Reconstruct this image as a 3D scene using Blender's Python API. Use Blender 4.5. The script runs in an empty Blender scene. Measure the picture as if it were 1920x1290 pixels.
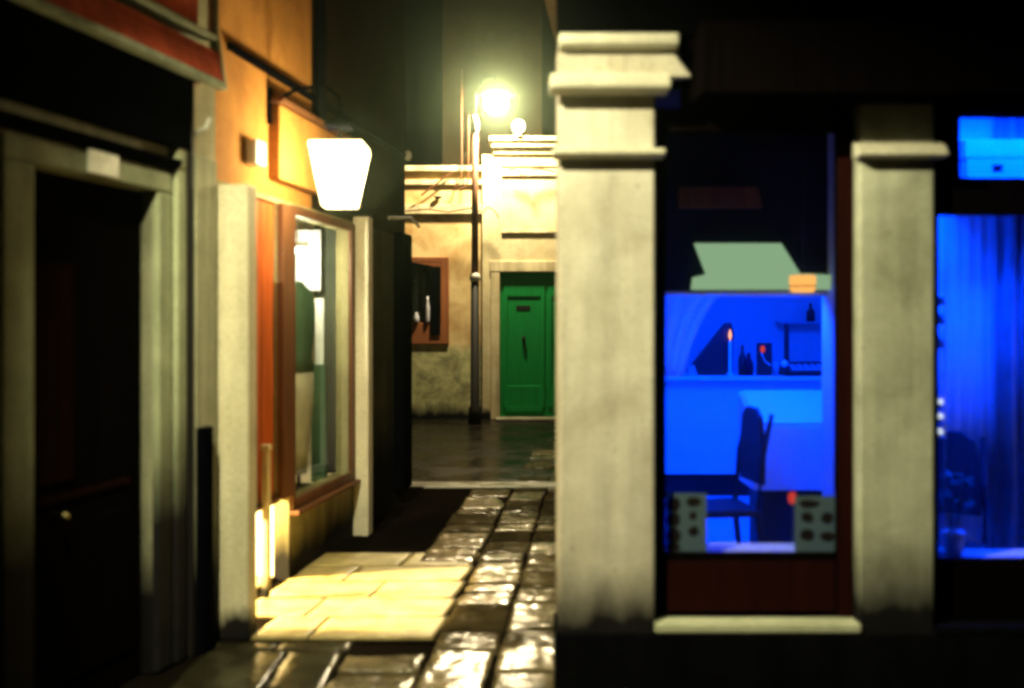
import bpy, bmesh, math, random
from mathutils import Vector, Matrix
random.seed(7)
S = bpy.context.scene
C = S.collection

# ------------------------------------------------------------------ camera
cam = bpy.data.cameras.new("camera")
cam.lens = 35.0; cam.sensor_width = 36.0
cam.shift_y = -0.0234
cam.clip_start = 0.05; cam.clip_end = 400
cam.dof.use_dof = True; cam.dof.focus_distance = 14.0; cam.dof.aperture_fstop = 0.95
cam_o = bpy.data.objects.new("camera", cam); C.objects.link(cam_o)
cam_o.location = (0, 0, 1.65); cam_o.rotation_euler = (math.radians(90), 0, 0)
S.camera = cam_o

# ------------------------------------------------------------------ world (night sky)
W = bpy.data.worlds.new("World"); S.world = W; W.use_nodes = True
wn = W.node_tree; bg = wn.nodes["Background"]
sky = wn.nodes.new("ShaderNodeTexSky"); sky.sky_type = 'NISHITA'; sky.sun_disc = False
sky.sun_elevation = math.radians(-4); sky.sun_rotation = math.radians(200)
wn.links.new(sky.outputs[0], bg.inputs[0]); bg.inputs[1].default_value = 0.012

# ------------------------------------------------------------------ exposure and sampling
S.view_settings.view_transform = 'Standard'; S.view_settings.look = 'None'
S.view_settings.exposure = 0.0; S.view_settings.gamma = 1.0
S.view_settings.use_curve_mapping = False
cy = S.cycles
cy.max_bounces = 6; cy.diffuse_bounces = 3; cy.glossy_bounces = 3
cy.transmission_bounces = 4; cy.transparent_max_bounces = 10; cy.volume_bounces = 0
cy.sample_clamp_indirect = 4.0; cy.sample_clamp_direct = 0.0
cy.caustics_reflective = False; cy.caustics_refractive = False
cy.use_denoising = True
cy.filter_width = 3.0

LAMP = (1.0, 0.82, 0.42)        # sodium-warm street light
FRONT = (1.0, 0.945, 0.56)
LAMP_W, POLE_W, FRONT_W, SPILL_W = 84.0, 1700.0, 1150.0, 26000.0
BLUE = (0.0, 0.040, 1.0)
HAZE = 0.0014

# ------------------------------------------------------------------ materials
def nt(name):
    m = bpy.data.materials.new(name); m.use_nodes = True
    t = m.node_tree; b = t.nodes["Principled BSDF"]
    return m, t, b
def add(t, kind, **kw):
    n = t.nodes.new(kind)
    for k, v in kw.items(): setattr(n, k, v)
    return n
def ramp(t, fac, stops):
    r = add(t, "ShaderNodeValToRGB")
    e = r.color_ramp.elements
    while len(e) < len(stops): e.new(0.5)
    for i, (p, c) in enumerate(stops):
        e[i].position = p; e[i].color = (*c, 1)
    t.links.new(fac, r.inputs[0]); return r.outputs[0]
def noise(t, vec, scale, detail=5, rough=0.6, dist=0.0):
    n = add(t, "ShaderNodeTexNoise"); n.inputs["Scale"].default_value = scale
    n.inputs["Detail"].default_value = detail; n.inputs["Roughness"].default_value = rough
    n.inputs["Distortion"].default_value = dist
    t.links.new(vec, n.inputs["Vector"]); return n.outputs["Fac"]
def mapped(t, src, scale):
    mp = add(t, "ShaderNodeMapping"); mp.inputs["Scale"].default_value = scale
    t.links.new(src, mp.inputs["Vector"]); return mp.outputs[0]
def math_n(t, op, a, b):
    n = add(t, "ShaderNodeMath", operation=op)
    for i, v in enumerate((a, b)):
        if isinstance(v, (int, float)): n.inputs[i].default_value = v
        else: t.links.new(v, n.inputs[i])
    return n.outputs[0]
def mix(t, fac, a, b, mode='MIX'):
    n = add(t, "ShaderNodeMix", data_type='RGBA', blend_type=mode)
    if isinstance(fac, (int, float)): n.inputs[0].default_value = fac
    else: t.links.new(fac, n.inputs[0])
    for i, v in ((6, a), (7, b)):
        if isinstance(v, tuple): n.inputs[i].default_value = (*v, 1)
        else: t.links.new(v, n.inputs[i])
    return n.outputs[2]
def bump(t, b, h, strength=0.3, dist=0.01):
    n = add(t, "ShaderNodeBump"); n.inputs["Strength"].default_value = strength
    n.inputs["Distance"].default_value = dist
    t.links.new(h, n.inputs["Height"]); t.links.new(n.outputs[0], b.inputs["Normal"])

def weathered(name, light, dark, rough=0.8, scale=3.0, stain=None, stain_col=(0.006, 0.005, 0.005),
              streak=0.35, soft=0.10, stain2=None, stain2_col=None, bumps=0.35, spec=0.2):
    """plaster or stone: blotches, vertical rain streaks, a damp foot with a ragged edge"""
    m, t, b = nt(name)
    g = add(t, "ShaderNodeNewGeometry"); pos = g.outputs["Position"]
    n1 = noise(t, pos, scale, 6, 0.62, 0.3)
    col = ramp(t, n1, [(0.30, dark), (0.66, light)])
    st = noise(t, mapped(t, pos, (9, 9, 0.7)), 1.0, 4, 0.6)
    stc = ramp(t, st, [(0.34, (1 - streak,) * 3), (0.62, (1, 1, 1))])
    col = mix(t, 1.0, col, stc, 'MULTIPLY')
    spots = noise(t, pos, 26, 2, 0.5)
    col = mix(t, ramp(t, spots, [(0.68, (0, 0, 0)), (0.78, (0.5,) * 3)]), col, tuple(v * 0.45 for v in dark))
    z = add(t, "ShaderNodeSeparateXYZ"); t.links.new(pos, z.inputs[0]); z = z.outputs["Z"]
    ragged = math_n(t, 'ADD', z, math_n(t, 'MULTIPLY', math_n(t, 'ADD', noise(t, mapped(t, pos, (3, 3, 1.2)), 2.0, 4, 0.55), -0.5), 0.24))
    def level(h, c, col, soft):
        k = math_n(t, 'MULTIPLY', math_n(t, 'SUBTRACT', h + soft / 2, ragged), 1.0 / soft)
        kk = add(t, "ShaderNodeClamp"); t.links.new(k, kk.inputs[0])
        blot = ramp(t, noise(t, pos, scale * 2.3, 6, 0.7, 0.5), [(0.34, tuple(v * 0.35 for v in c)), (0.62, c)])
        return mix(t, kk.outputs[0], col, blot)
    if stain2 is not None: col = level(stain2, stain2_col, col, 0.12)
    if stain is not None: col = level(stain, stain_col, col, soft)
    gr = noise(t, pos, 105, 2, 0.8)
    col = mix(t, 1.0, col, ramp(t, gr, [(0.30, (0.66,) * 3), (0.70, (1.16,) * 3)]), 'MULTIPLY')
    t.links.new(col, b.inputs["Base Color"]); b.inputs["Roughness"].default_value = rough
    b.inputs["Specular IOR Level"].default_value = spec
    fine = noise(t, pos, 60, 4, 0.6)
    bump(t, b, math_n(t, 'ADD', n1, math_n(t, 'MULTIPLY', fine, 0.3)), bumps, 0.012)
    return m
def plain(name, col, rough=0.6, metal=0.0, var=0.25, scale=8.0, spec=0.5):
    m, t, b = nt(name)
    tc = add(t, "ShaderNodeTexCoord")
    n1 = noise(t, tc.outputs["Object"], scale, 4, 0.6)
    c = ramp(t, n1, [(0.3, tuple(v * (1 - var) for v in col)), (0.7, tuple(min(1, v * (1 + var * 0.5)) for v in col))])
    t.links.new(c, b.inputs["Base Color"])
    b.inputs["Roughness"].default_value = rough; b.inputs["Metallic"].default_value = metal
    b.inputs["Specular IOR Level"].default_value = spec
    bump(t, b, n1, 0.12, 0.004)
    return m
def wood(name, c1, c2, rough=0.45, spec=0.3):
    m, t, b = nt(name)
    tc = add(t, "ShaderNodeTexCoord")
    n1 = noise(t, mapped(t, tc.outputs["Object"], (22, 22, 1.2)), 1.0, 5, 0.65, 0.6)
    t.links.new(ramp(t, n1, [(0.3, c2), (0.7, c1)]), b.inputs["Base Color"])
    b.inputs["Roughness"].default_value = rough; b.inputs["Specular IOR Level"].default_value = spec
    bump(t, b, n1, 0.25, 0.004)
    return m
def emitter(name, col, strength):
    m = bpy.data.materials.new(name); m.use_nodes = True
    t = m.node_tree; t.nodes.clear()
    e = add(t, "ShaderNodeEmission"); e.inputs[0].default_value = (*col, 1); e.inputs[1].default_value = strength
    o = add(t, "ShaderNodeOutputMaterial"); t.links.new(e.outputs[0], o.inputs[0])
    return m
def lit_glass(name, col, strength):
    """thin lit glass: it shines and lets the bulb inside shine through"""
    m = emitter(name, col, strength); t = m.node_tree
    e = [n for n in t.nodes if n.type == 'EMISSION'][0]; o = [n for n in t.nodes if n.type == 'OUTPUT_MATERIAL'][0]
    a = add(t, "ShaderNodeAddShader"); tr = add(t, "ShaderNodeBsdfTransparent")
    t.links.new(e.outputs[0], a.inputs[0]); t.links.new(tr.outputs[0], a.inputs[1]); t.links.new(a.outputs[0], o.inputs[0])
    m.cycles.emission_sampling = 'NONE'
    return m
def pane_glass(name, tint=(0.92, 0.95, 0.95)):
    m = bpy.data.materials.new(name); m.use_nodes = True
    t = m.node_tree; t.nodes.clear()
    o = add(t, "ShaderNodeOutputMaterial"); mx = add(t, "ShaderNodeMixShader")
    tr = add(t, "ShaderNodeBsdfTransparent"); tr.inputs[0].default_value = (*tint, 1)
    gl = add(t, "ShaderNodeBsdfGlossy"); gl.inputs["Roughness"].default_value = 0.02
    lw = add(t, "ShaderNodeLayerWeight"); lw.inputs[0].default_value = 0.5      # facing = 1 - |cos|
    fr = math_n(t, 'ADD', math_n(t, 'MULTIPLY', math_n(t, 'POWER', lw.outputs["Facing"], 5.0), 0.6), 0.035)
    t.links.new(fr, mx.inputs[0]); t.links.new(tr.outputs[0], mx.inputs[1])
    t.links.new(gl.outputs[0], mx.inputs[2]); t.links.new(mx.outputs[0], o.inputs[0])
    return m
def paper_mat(name, col):
    m = bpy.data.materials.new(name); m.use_nodes = True
    t = m.node_tree; t.nodes.clear()
    o = add(t, "ShaderNodeOutputMaterial"); mx = add(t, "ShaderNodeMixShader"); mx.inputs[0].default_value = 0.65
    d = add(t, "ShaderNodeBsdfDiffuse"); d.inputs[0].default_value = (*col, 1)
    tl = add(t, "ShaderNodeBsdfTranslucent"); tl.inputs[0].default_value = (*col, 1)
    t.links.new(d.outputs[0], mx.inputs[1]); t.links.new(tl.outputs[0], mx.inputs[2]); t.links.new(mx.outputs[0], o.inputs[0])
    return m
def wet_stone(name, c1, c2, r_lo, r_hi, scale=2.0, spec=0.6, bmp=0.35, coat=0.0):
    m, t, b = nt(name)
    g = add(t, "ShaderNodeNewGeometry"); pos = g.outputs["Position"]
    n1 = noise(t, pos, scale, 6, 0.65, 0.4)
    info = noise(t, pos, 0.9, 3, 0.5)
    col = ramp(t, n1, [(0.3, c2), (0.7, c1)])
    col = mix(t, ramp(t, info, [(0.35, (0, 0, 0)), (0.6, (0.7,) * 3)]), col, tuple(v * 0.5 for v in c2))
    if coat:                                    # every slab of the path has its own tone
        col = mix(t, 1.0, col, ramp(t, g.outputs["Random Per Island"], [(0.0, (0.3,) * 3), (0.3, (0.65,) * 3), (0.7, (1, 1, 1))]), 'MULTIPLY')
    t.links.new(col, b.inputs["Base Color"])
    r = add(t, "ShaderNodeMapRange"); r.inputs["From Min"].default_value = 0.35; r.inputs["From Max"].default_value = 0.62
    r.inputs["To Min"].default_value = r_lo; r.inputs["To Max"].default_value = r_hi
    t.links.new(noise(t, pos, 1.7, 4, 0.6), r.inputs["Value"]); t.links.new(r.outputs[0], b.inputs["Roughness"])
    b.inputs["Specular IOR Level"].default_value = spec
    if coat:
        t.links.new(ramp(t, math_n(t, 'ADD', math_n(t, 'MULTIPLY', g.outputs["Random Per Island"], 0.5), math_n(t, 'MULTIPLY', noise(t, pos, 5.0, 4, 0.65), 0.6)), [(0.40, (0, 0, 0)), (0.66, (coat,) * 3)]), b.inputs["Coat Weight"])
        b.inputs["Coat Roughness"].default_value = 0.16
    f = noise(t, pos, 34, 4, 0.6)
    w = noise(t, pos, 13 if coat else 9, 4 if coat else 3, 0.6)
    h = math_n(t, 'ADD', math_n(t, 'MULTIPLY', f, 0.35), w)
    bump(t, b, h, 0.45 if coat else bmp, 0.010 if coat else 0.012)
    if coat:
        n2 = [n for n in t.nodes if n.type == 'BUMP'][0]
        t.links.new(n2.outputs[0], b.inputs["Coat Normal"])
    return m

M = {}
M['pillar'] = weathered("pillar_stone", (0.68, 0.63, 0.52), (0.44, 0.39, 0.29), 0.85, 2.8, stain=0.50, streak=0.26, soft=0.26)
M['pillar_mid'] = weathered("second_pillar_stone", (0.56, 0.56, 0.43), (0.29, 0.29, 0.20), 0.85, 3.2, stain=0.60, streak=0.3, soft=0.34)
M['cornice'] = weathered("cornice_stone", (0.66, 0.62, 0.48), (0.5, 0.46, 0.35), 0.8, 3.0, streak=0.12)
M['sill'] = weathered("sill_stone", (0.62, 0.62, 0.44), (0.45, 0.46, 0.3), 0.7, 6.0, streak=0.1)
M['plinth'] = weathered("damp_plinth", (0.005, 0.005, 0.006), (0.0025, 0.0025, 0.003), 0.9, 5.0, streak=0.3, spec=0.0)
M['side'] = weathered("lane_side_plaster", (0.35, 0.27, 0.17), (0.2, 0.15, 0.1), 0.9, 1.5, stain=0.6)
M['upper_dark'] = weathered("near_black_wall", (0.002, 0.002, 0.0025), (0.001, 0.001, 0.0015), 0.95, 1.5, spec=0.0)  # one even near-black tone for the upper wall
M['black_wood'] = wood("black_brown_wood", (0.003, 0.002, 0.002), (0.0015, 0.001, 0.001), 0.8, 0.0)
M['door_brown'] = wood('dim_brown_door', (0.010, 0.0035, 0.002), (0.005, 0.002, 0.0015), 0.8, 0.0)
M['brown_wood'] = wood("dark_red_wood", (0.020, 0.004, 0.003), (0.010, 0.0025, 0.002), 0.7, 0.02)
M['glass'] = pane_glass("window_glass")
M['white_wall'] = plain("white_interior_wall", (0.72, 0.72, 0.72), 0.9, var=0.12, scale=1.2)
M['room_floor'] = plain("pale_room_floor", (0.6, 0.6, 0.62), 0.45, var=0.2, scale=2.0)
M['navy'] = plain("dark_navy_bulkhead", (0.015, 0.02, 0.04), 0.9, spec=0.1)
M['jamb'] = weathered("door_jamb_stone", (0.36, 0.38, 0.24), (0.2, 0.22, 0.13), 0.85, 3.0, stain=0.95, soft=0.5, streak=0.3)
M['left_wall'] = weathered("left_wall_plaster", (0.46, 0.44, 0.29), (0.26, 0.26, 0.17), 0.9, 2.4, stain=0.5, streak=0.4, soft=0.3)
M['red'] = weathered("red_painted_board", (0.80, 0.13, 0.05), (0.50, 0.075, 0.035), 0.7, 4.0, streak=0.35)
M['lip'] = weathered("pale_green_stone", (0.45, 0.5, 0.36), (0.2, 0.24, 0.16), 0.8, 7.0, streak=0.2)
M['dark_paint'] = plain("black_paint", (0.0016, 0.0016, 0.003), 0.9, spec=0.0)
M['orange'] = weathered("orange_plaster", (0.46, 0.21, 0.045), (0.30, 0.12, 0.025), 0.9, 2.6, stain=0.28, streak=0.12)
M['orange_low'] = weathered("stained_lane_plaster", (0.36, 0.33, 0.17), (0.2, 0.17, 0.08), 0.9, 2.0, stain=0.25, streak=0.3, soft=0.3)
M['shutter'] = wood("orange_brown_wood", (0.52, 0.11, 0.02), (0.24, 0.045, 0.010), 0.5)
M['frame_wood'] = wood("brown_window_frame", (0.14, 0.055, 0.02), (0.06, 0.025, 0.012), 0.5)
M['pilaster'] = weathered("lane_pilaster_stone", (0.66, 0.6, 0.42), (0.48, 0.42, 0.27), 0.85, 2.5, stain=0.12, streak=0.2)
M['grey_green'] = weathered("grey_green_wall", (0.09, 0.10, 0.065), (0.04, 0.05, 0.035), 0.9, 2.0, stain=0.7, streak=0.4, soft=0.5)
M['shade_brown'] = weathered('shade_brown_plaster', (0.022, 0.013, 0.005), (0.010, 0.006, 0.003), 0.95, 2.4, streak=0.10, spec=0.05)  # dark tone imitates wall beyond the lantern's reach
M['iron'] = plain("black_iron", (0.010, 0.009, 0.008), 0.6, spec=0.12)
M['pole_paint'] = plain("brown_pole_paint", (0.16, 0.06, 0.025), 0.55)
M['pale_metal'] = plain("pale_metal", (0.6, 0.58, 0.5), 0.45)
M['lantern_glass'] = lit_glass("lit_lantern_glass", LAMP, 4.0)
M['pole_glass'] = lit_glass("lit_pole_lamp", (1.0, 0.83, 0.5), 12.0)
M['small_glass'] = lit_glass("lit_small_lamp", (1.0, 0.85, 0.55), 8.0)
M['front_glass'] = pane_glass("street_lantern_glass")
M['yellow'] = weathered("yellow_plaster", (0.74, 0.58, 0.29), (0.40, 0.22, 0.07), 0.9, 1.9, stain=0.18, streak=0.10,
                        stain2=1.2, stain2_col=(0.56, 0.55, 0.27), soft=0.2)
M['cream'] = weathered("cream_plaster", (0.66, 0.58, 0.36), (0.44, 0.36, 0.19), 0.9, 1.7, stain=0.15, streak=0.10)
M['band'] = weathered("cream_moulding", (0.66, 0.58, 0.36), (0.5, 0.4, 0.22), 0.85, 3.0)
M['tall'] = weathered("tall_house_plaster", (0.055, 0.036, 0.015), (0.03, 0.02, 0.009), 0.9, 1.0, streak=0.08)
M['green_door'] = wood("green_door_paint", (0.006, 0.19, 0.04), (0.004, 0.13, 0.026), 0.5, 0.1)
M['reddish'] = wood("rust_window_frame", (0.30, 0.10, 0.03), (0.18, 0.055, 0.018), 0.7)
M['dark_glass'] = plain("dark_window_glass", (0.012, 0.018, 0.014), 0.08, var=0.1)
M['slab'] = weathered("pale_threshold_stone", (0.56, 0.46, 0.21), (0.26, 0.19, 0.07), 0.4, 5.0, streak=0.12, spec=0.35, bumps=0.6)
M['wet_slab'] = wet_stone("wet_paving_slab", (0.24, 0.185, 0.095), (0.06, 0.047, 0.024), 0.5, 0.8, 6.0, 0.0, 1.0, 1.0)
M['wet_dark'] = wet_stone("wet_dark_paving", (0.010, 0.007, 0.005), (0.005, 0.004, 0.003), 0.5, 0.8, 2.0, 0.0, 0.4)
M['wet_near'] = wet_stone('wet_front_paving', (0.05, 0.045, 0.024), (0.008, 0.007, 0.004), 0.3, 0.7, 6.0, 0.0, 1.0, 0.75)
M['wet_campo'] = wet_stone("wet_square_paving", (0.014, 0.012, 0.008), (0.007, 0.006, 0.004), 0.14, 0.36, 2.0, 0.06, 0.5)
M['kerb'] = wet_stone("wet_step_stone", (0.3, 0.28, 0.2), (0.15, 0.14, 0.09), 0.2, 0.45, 4.0, 0.5, 0.3)
M['curtain'] = plain("pale_curtain", (0.7, 0.7, 0.75), 0.9, var=0.1)
M['dim_cloth'] = plain("dark_blue_curtain", (0.2, 0.21, 0.25), 0.9)
M['near_black'] = plain("black_furniture", (0.014, 0.014, 0.02), 0.5)
M['chair_wood'] = wood('dark_chair_wood', (0.055, 0.05, 0.06), (0.03, 0.028, 0.035), 0.6, 0.1)
M['box_grey'] = plain('dull_grey_card', (0.24, 0.24, 0.27), 0.8, var=0.1)
M['white_lam'] = plain("white_laminate", (0.8, 0.8, 0.82), 0.4, var=0.06)
M['mid_lam'] = plain("grey_laminate", (0.42, 0.42, 0.46), 0.5, var=0.1)
M['paper'] = paper_mat("menu_paper", (0.26, 0.34, 0.26))
M['ink'] = paper_mat("menu_picture_ink", (0.05, 0.035, 0.035))
M['reflection_glow'] = emitter("glowing_pale_reflection", (0.50, 0.76, 0.43), 0.62)
M['shade_light'] = emitter("lit_orange_shade", (1.0, 0.42, 0.10), 1.5)
M['flame'] = emitter("candle_flame", (1.0, 0.35, 0.22), 2.2)
M['glint_lit'] = emitter("highlight_glow", (0.85, 0.92, 1.0), 1.3)
M['wax'] = plain("white_wax", (0.8, 0.78, 0.74), 0.5)
M['red_petal'] = emitter("lit_red_glass", (0.8, 0.06, 0.04), 0.9)
M['tube'] = emitter("lit_tube", (1.0, 0.9, 0.62), 14.0)
M['green_cloth'] = plain("green_cloth", (0.06, 0.13, 0.07), 0.9)
M['olive_cloth'] = plain("olive_cloth", (0.16, 0.17, 0.08), 0.9)
M['pale_cloth'] = plain("pale_cloth", (0.62, 0.58, 0.44), 0.9)
M['display'] = plain("cream_display_back", (0.75, 0.66, 0.46), 0.8, var=0.2, scale=2)
M['white_strip'] = plain("white_card", (0.8, 0.82, 0.8), 0.8)
M['enamel'] = plain("worn_enamel", (0.62, 0.60, 0.50), 0.4, var=0.25, scale=20)
M['leaf'] = plain("dark_leaf", (0.03, 0.06, 0.03), 0.6)
M['brass'] = plain("brass", (0.6, 0.5, 0.25), 0.25, 1.0)
M['spot_can'] = plain("white_lamp_can", (0.7, 0.7, 0.7), 0.5)

# ------------------------------------------------------------------ mesh helpers
from mathutils import noise as mnoise
def worn(x, y, seed):
    p = Vector((x, y, seed))
    return 0.0060*mnoise.noise(p*8.0) + 0.0040*mnoise.noise(p*23.0) + 0.0034*mnoise.noise(p*50.0)
class MB:
    def worn_slab(self, b4, t4, seed, cell=0.021, wear=1.0):
        """a paving slab whose top is a fine, worn, uneven surface"""
        b = [Vector(p) for p in b4]; t = [Vector(p) for p in t4]
        nx = max(4, int((t[1]-t[0]).length/cell)); ny = max(4, int((t[3]-t[0]).length/cell)); G = []
        for j in range(ny+1):
            v = j/ny; row = []
            for i in range(nx+1):
                u = i/nx; p = (t[0]*(1-u)+t[1]*u)*(1-v) + (t[3]*(1-u)+t[2]*u)*v
                e = min(u, 1-u)*nx; f = min(v, 1-v)*ny; edge = min(e, f)
                p.z += wear*(worn(p.x, p.y, seed) - (0.004 if edge < 0.5 else 0))
                row.append(self.bm.verts.new(p))
            G.append(row)
        for j in range(ny):
            for i in range(nx): self.bm.faces.new((G[j][i], G[j][i+1], G[j+1][i+1], G[j+1][i])).smooth = True
        B = [self.bm.verts.new(p) for p in b]
        ring = [G[0], [r[-1] for r in G], G[-1][::-1], [r[0] for r in G][::-1]]
        for k in range(4): self.bm.faces.new([*ring[k][::-1], B[k], B[(k+1) % 4]])
        self.bm.faces.new(B[::-1])
        return self
    def __init__(self): self.bm = bmesh.new()
    def box(self, x0, x1, y0, y1, z0, z1):
        vs = [self.bm.verts.new(p) for p in ((x0,y0,z0),(x1,y0,z0),(x1,y1,z0),(x0,y1,z0),(x0,y0,z1),(x1,y0,z1),(x1,y1,z1),(x0,y1,z1))]
        for f in ((0,3,2,1),(4,5,6,7),(0,1,5,4),(1,2,6,5),(2,3,7,6),(3,0,4,7)): self.bm.faces.new([vs[i] for i in f])
        return self
    def hexa(self, b4, t4):
        vs = [self.bm.verts.new(p) for p in (*b4, *t4)]
        for f in ((0,3,2,1),(4,5,6,7),(0,1,5,4),(1,2,6,5),(2,3,7,6),(3,0,4,7)): self.bm.faces.new([vs[i] for i in f])
        return self
    def prism(self, prof, axis, a0, a1):
        """profile of (u, v) extruded along an axis: 'x' -> (a,u,v), 'y' -> (u,a,v), 'z' -> (u,v,a)"""
        mk = {'x': lambda u, v, a: (a, u, v), 'y': lambda u, v, a: (u, a, v), 'z': lambda u, v, a: (u, v, a)}[axis]
        A = [self.bm.verts.new(mk(u, v, a0)) for u, v in prof]; B = [self.bm.verts.new(mk(u, v, a1)) for u, v in prof]
        n = len(prof)
        self.bm.faces.new(A); self.bm.faces.new(B[::-1])
        for i in range(n): self.bm.faces.new((A[i], B[i], B[(i+1) % n], A[(i+1) % n]))
        return self
    def tube(self, pts, r, n=10):
        pts = [Vector(p) for p in pts]; rings = []
        rr = r if isinstance(r, (list, tuple)) else [r] * len(pts)
        for i, p in enumerate(pts):
            d = (pts[min(i+1, len(pts)-1)] - pts[max(i-1, 0)]).normalized()
            q = d.to_track_quat('Z', 'Y')
            rings.append([self.bm.verts.new(p + q @ Vector((math.cos(2*math.pi*k/n)*rr[i], math.sin(2*math.pi*k/n)*rr[i], 0))) for k in range(n)])
        for a, b in zip(rings, rings[1:]):
            for k in range(n): self.bm.faces.new((a[k], a[(k+1) % n], b[(k+1) % n], b[k]))
        self.bm.faces.new(rings[0][::-1]); self.bm.faces.new(rings[-1])
        return self
    def lathe(self, prof, c=(0, 0, 0), n=20, sx=1.0, sy=1.0, rot=0.0):
        rings = []
        for r, z in prof:
            rings.append([self.bm.verts.new((c[0] + sx*r*math.cos(2*math.pi*k/n + rot), c[1] + sy*r*math.sin(2*math.pi*k/n + rot), c[2] + z)) for k in range(n)])
        for a, b in zip(rings, rings[1:]):
            for k in range(n): self.bm.faces.new((a[k], a[(k+1) % n], b[(k+1) % n], b[k]))
        self.bm.faces.new(rings[0][::-1]); self.bm.faces.new(rings[-1])
        return self
    def ball(self, c, r, seg=16, sc=(1, 1, 1)):
        bmesh.ops.create_uvsphere(self.bm, u_segments=seg, v_segments=seg//2, radius=r,
                                  matrix=Matrix.Translation(c) @ Matrix.Diagonal((*sc, 1)))
        return self
    def wall(self, x0, x1, z0, z1, y0, y1, holes=()):
        """one wall leaf with rectangular openings (hx0, hx1, hz0, hz1)"""
        xs = sorted({x0, x1, *[min(max(h[i], x0), x1) for h in holes for i in (0, 1)]})
        zs = sorted({z0, z1, *[min(max(h[i], z0), z1) for h in holes for i in (2, 3)]})
        solid = lambda i, j: 0 <= i < len(xs)-1 and 0 <= j < len(zs)-1 and not any(
            h[0] < (xs[i]+xs[i+1])/2 < h[1] and h[2] < (zs[j]+zs[j+1])/2 < h[3] for h in holes)
        F = lambda *p: self.bm.faces.new([self.bm.verts.new(q) for q in p])
        for i in range(len(xs)-1):
            for j in range(len(zs)-1):
                if not solid(i, j): continue
                a, b, c, d = xs[i], xs[i+1], zs[j], zs[j+1]
                F((a,y0,c),(b,y0,c),(b,y0,d),(a,y0,d)); F((b,y1,c),(a,y1,c),(a,y1,d),(b,y1,d))
                if not solid(i-1, j): F((a,y1,c),(a,y0,c),(a,y0,d),(a,y1,d))
                if not solid(i+1, j): F((b,y0,c),(b,y1,c),(b,y1,d),(b,y0,d))
                if not solid(i, j-1): F((a,y1,c),(b,y1,c),(b,y0,c),(a,y0,c))
                if not solid(i, j+1): F((a,y0,d),(b,y0,d),(b,y1,d),(a,y1,d))
        bmesh.ops.remove_doubles(self.bm, verts=self.bm.verts, dist=1e-5)
        return self
    def build(self, name, mat, parent=None, smooth=False, bevel=0.0):
        bmesh.ops.recalc_face_normals(self.bm, faces=self.bm.faces)
        me = bpy.data.meshes.new(name); self.bm.to_mesh(me); self.bm.free()
        me.materials.append(M[mat])
        if smooth:
            for p in me.polygons: p.use_smooth = True
        o = bpy.data.objects.new(name, me); C.objects.link(o)
        if parent: o.parent = parent
        if bevel:
            b = o.modifiers.new("bevel", 'BEVEL'); b.width = bevel; b.segments = 2; b.limit_method = 'ANGLE'
        return o
def thing(name, label, cat, loc=(0, 0, 0), rz=0.0, group=None):
    o = bpy.data.objects.new(name, None); C.objects.link(o); o.empty_display_size = 0.2
    o.location = loc; o.rotation_euler = (0, 0, rz)
    return tag(o, label, cat, group)
def tag(o, label, cat, group=None):
    o['label'] = label; o['category'] = cat
    if group: o['group'] = group
    return o
def structure(o): o['kind'] = 'structure'; return o
def lamp(name, kind, parent, loc, power, col, **kw):
    l = bpy.data.lights.new(name, kind); l.energy = power; l.color = col
    for k, v in kw.items(): setattr(l, k, v)
    o = bpy.data.objects.new(name, l); C.objects.link(o); o.location = loc
    if parent: o.parent = parent
    return o

# ------------------------------------------------------------------ ground
structure(MB().box(-40, 40, -30, 60, -0.4, -0.03).build("ground", 'wet_dark'))
g = MB()                                   # dark margin along the house fronts
g.box(-6, 6, 5.1, 9.75, -0.03, 0.0)
structure(g.build("lane_paving", 'wet_dark'))
structure(MB().box(-6, 6, -6, 5.1, -0.03, -0.012).build("front_paving_bed", 'wet_dark'))
g = MB()                                   # larger, darker wet slabs in front of the doorway
y = 2.4
while y < 5.0:
    y1 = min(y + random.uniform(0.4, 0.6), 5.11); x = -1.50 - 0.1*random.random()
    xr = -0.64 + 0.085*((y+y1)/2 - 7)
    while x < xr - 0.1:
        x1 = x + random.uniform(0.35, 0.6)
        if xr - x1 < 0.2: x1 = xr
        gp = 0.006; b4 = [(x+gp, y+gp, -0.02), (x1-gp, y+gp, -0.02), (x1-gp, y1-gp, -0.02), (x+gp, y1-gp, -0.02)]
        h = random.uniform(-0.004, 0.004)
        g.worn_slab(b4, [(p[0], p[1], h + random.uniform(-0.004, 0.004)) for p in b4], random.uniform(0, 50), 0.03, 0.9); x = x1
    y = y1
structure(g.build("front_paving", 'wet_near'))
structure(MB().box(-14, 14, 10.05, 30, -0.03, 0.0).build("square_paving", 'wet_campo'))
g = MB()                                   # lengthwise rows of worn stone slabs, each a little tilted
edges = [-0.62, -0.22, 0.11, 0.43, 0.80, 1.15]       # at 7 m, the rows lean right with the lane
for e0, e1 in zip(edges, edges[1:]):
    y = 2.2 + random.uniform(0, 0.3)
    while y < 9.70:
        y1 = min(y + random.uniform(0.18, 0.62), 9.73)
        if e0 == edges[0] and y < 6.62 and y1 > 4.98: y = y1; continue      # the doorway flagstones lie here
        gp = random.uniform(0.006, 0.013); k = 0.085
        h = 0.012 + random.uniform(-0.010, 0.008)
        b4 = [(a + k*(yy - 7) + (gp if a < (e0+e1)/2 else -gp), yy + (gp if yy == y else -gp), -0.02) for a, yy in ((e0 + random.uniform(-.012, .012), y), (e1 + random.uniform(-.012, .012), y), (e1 + random.uniform(-.012, .012), y1), (e0 + random.uniform(-.012, .012), y1))]
        t4 = [(p[0], p[1], h + random.uniform(-0.006, 0.006)) for p in b4]
        g.worn_slab(b4, t4, random.uniform(0, 50)); y = y1
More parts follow.
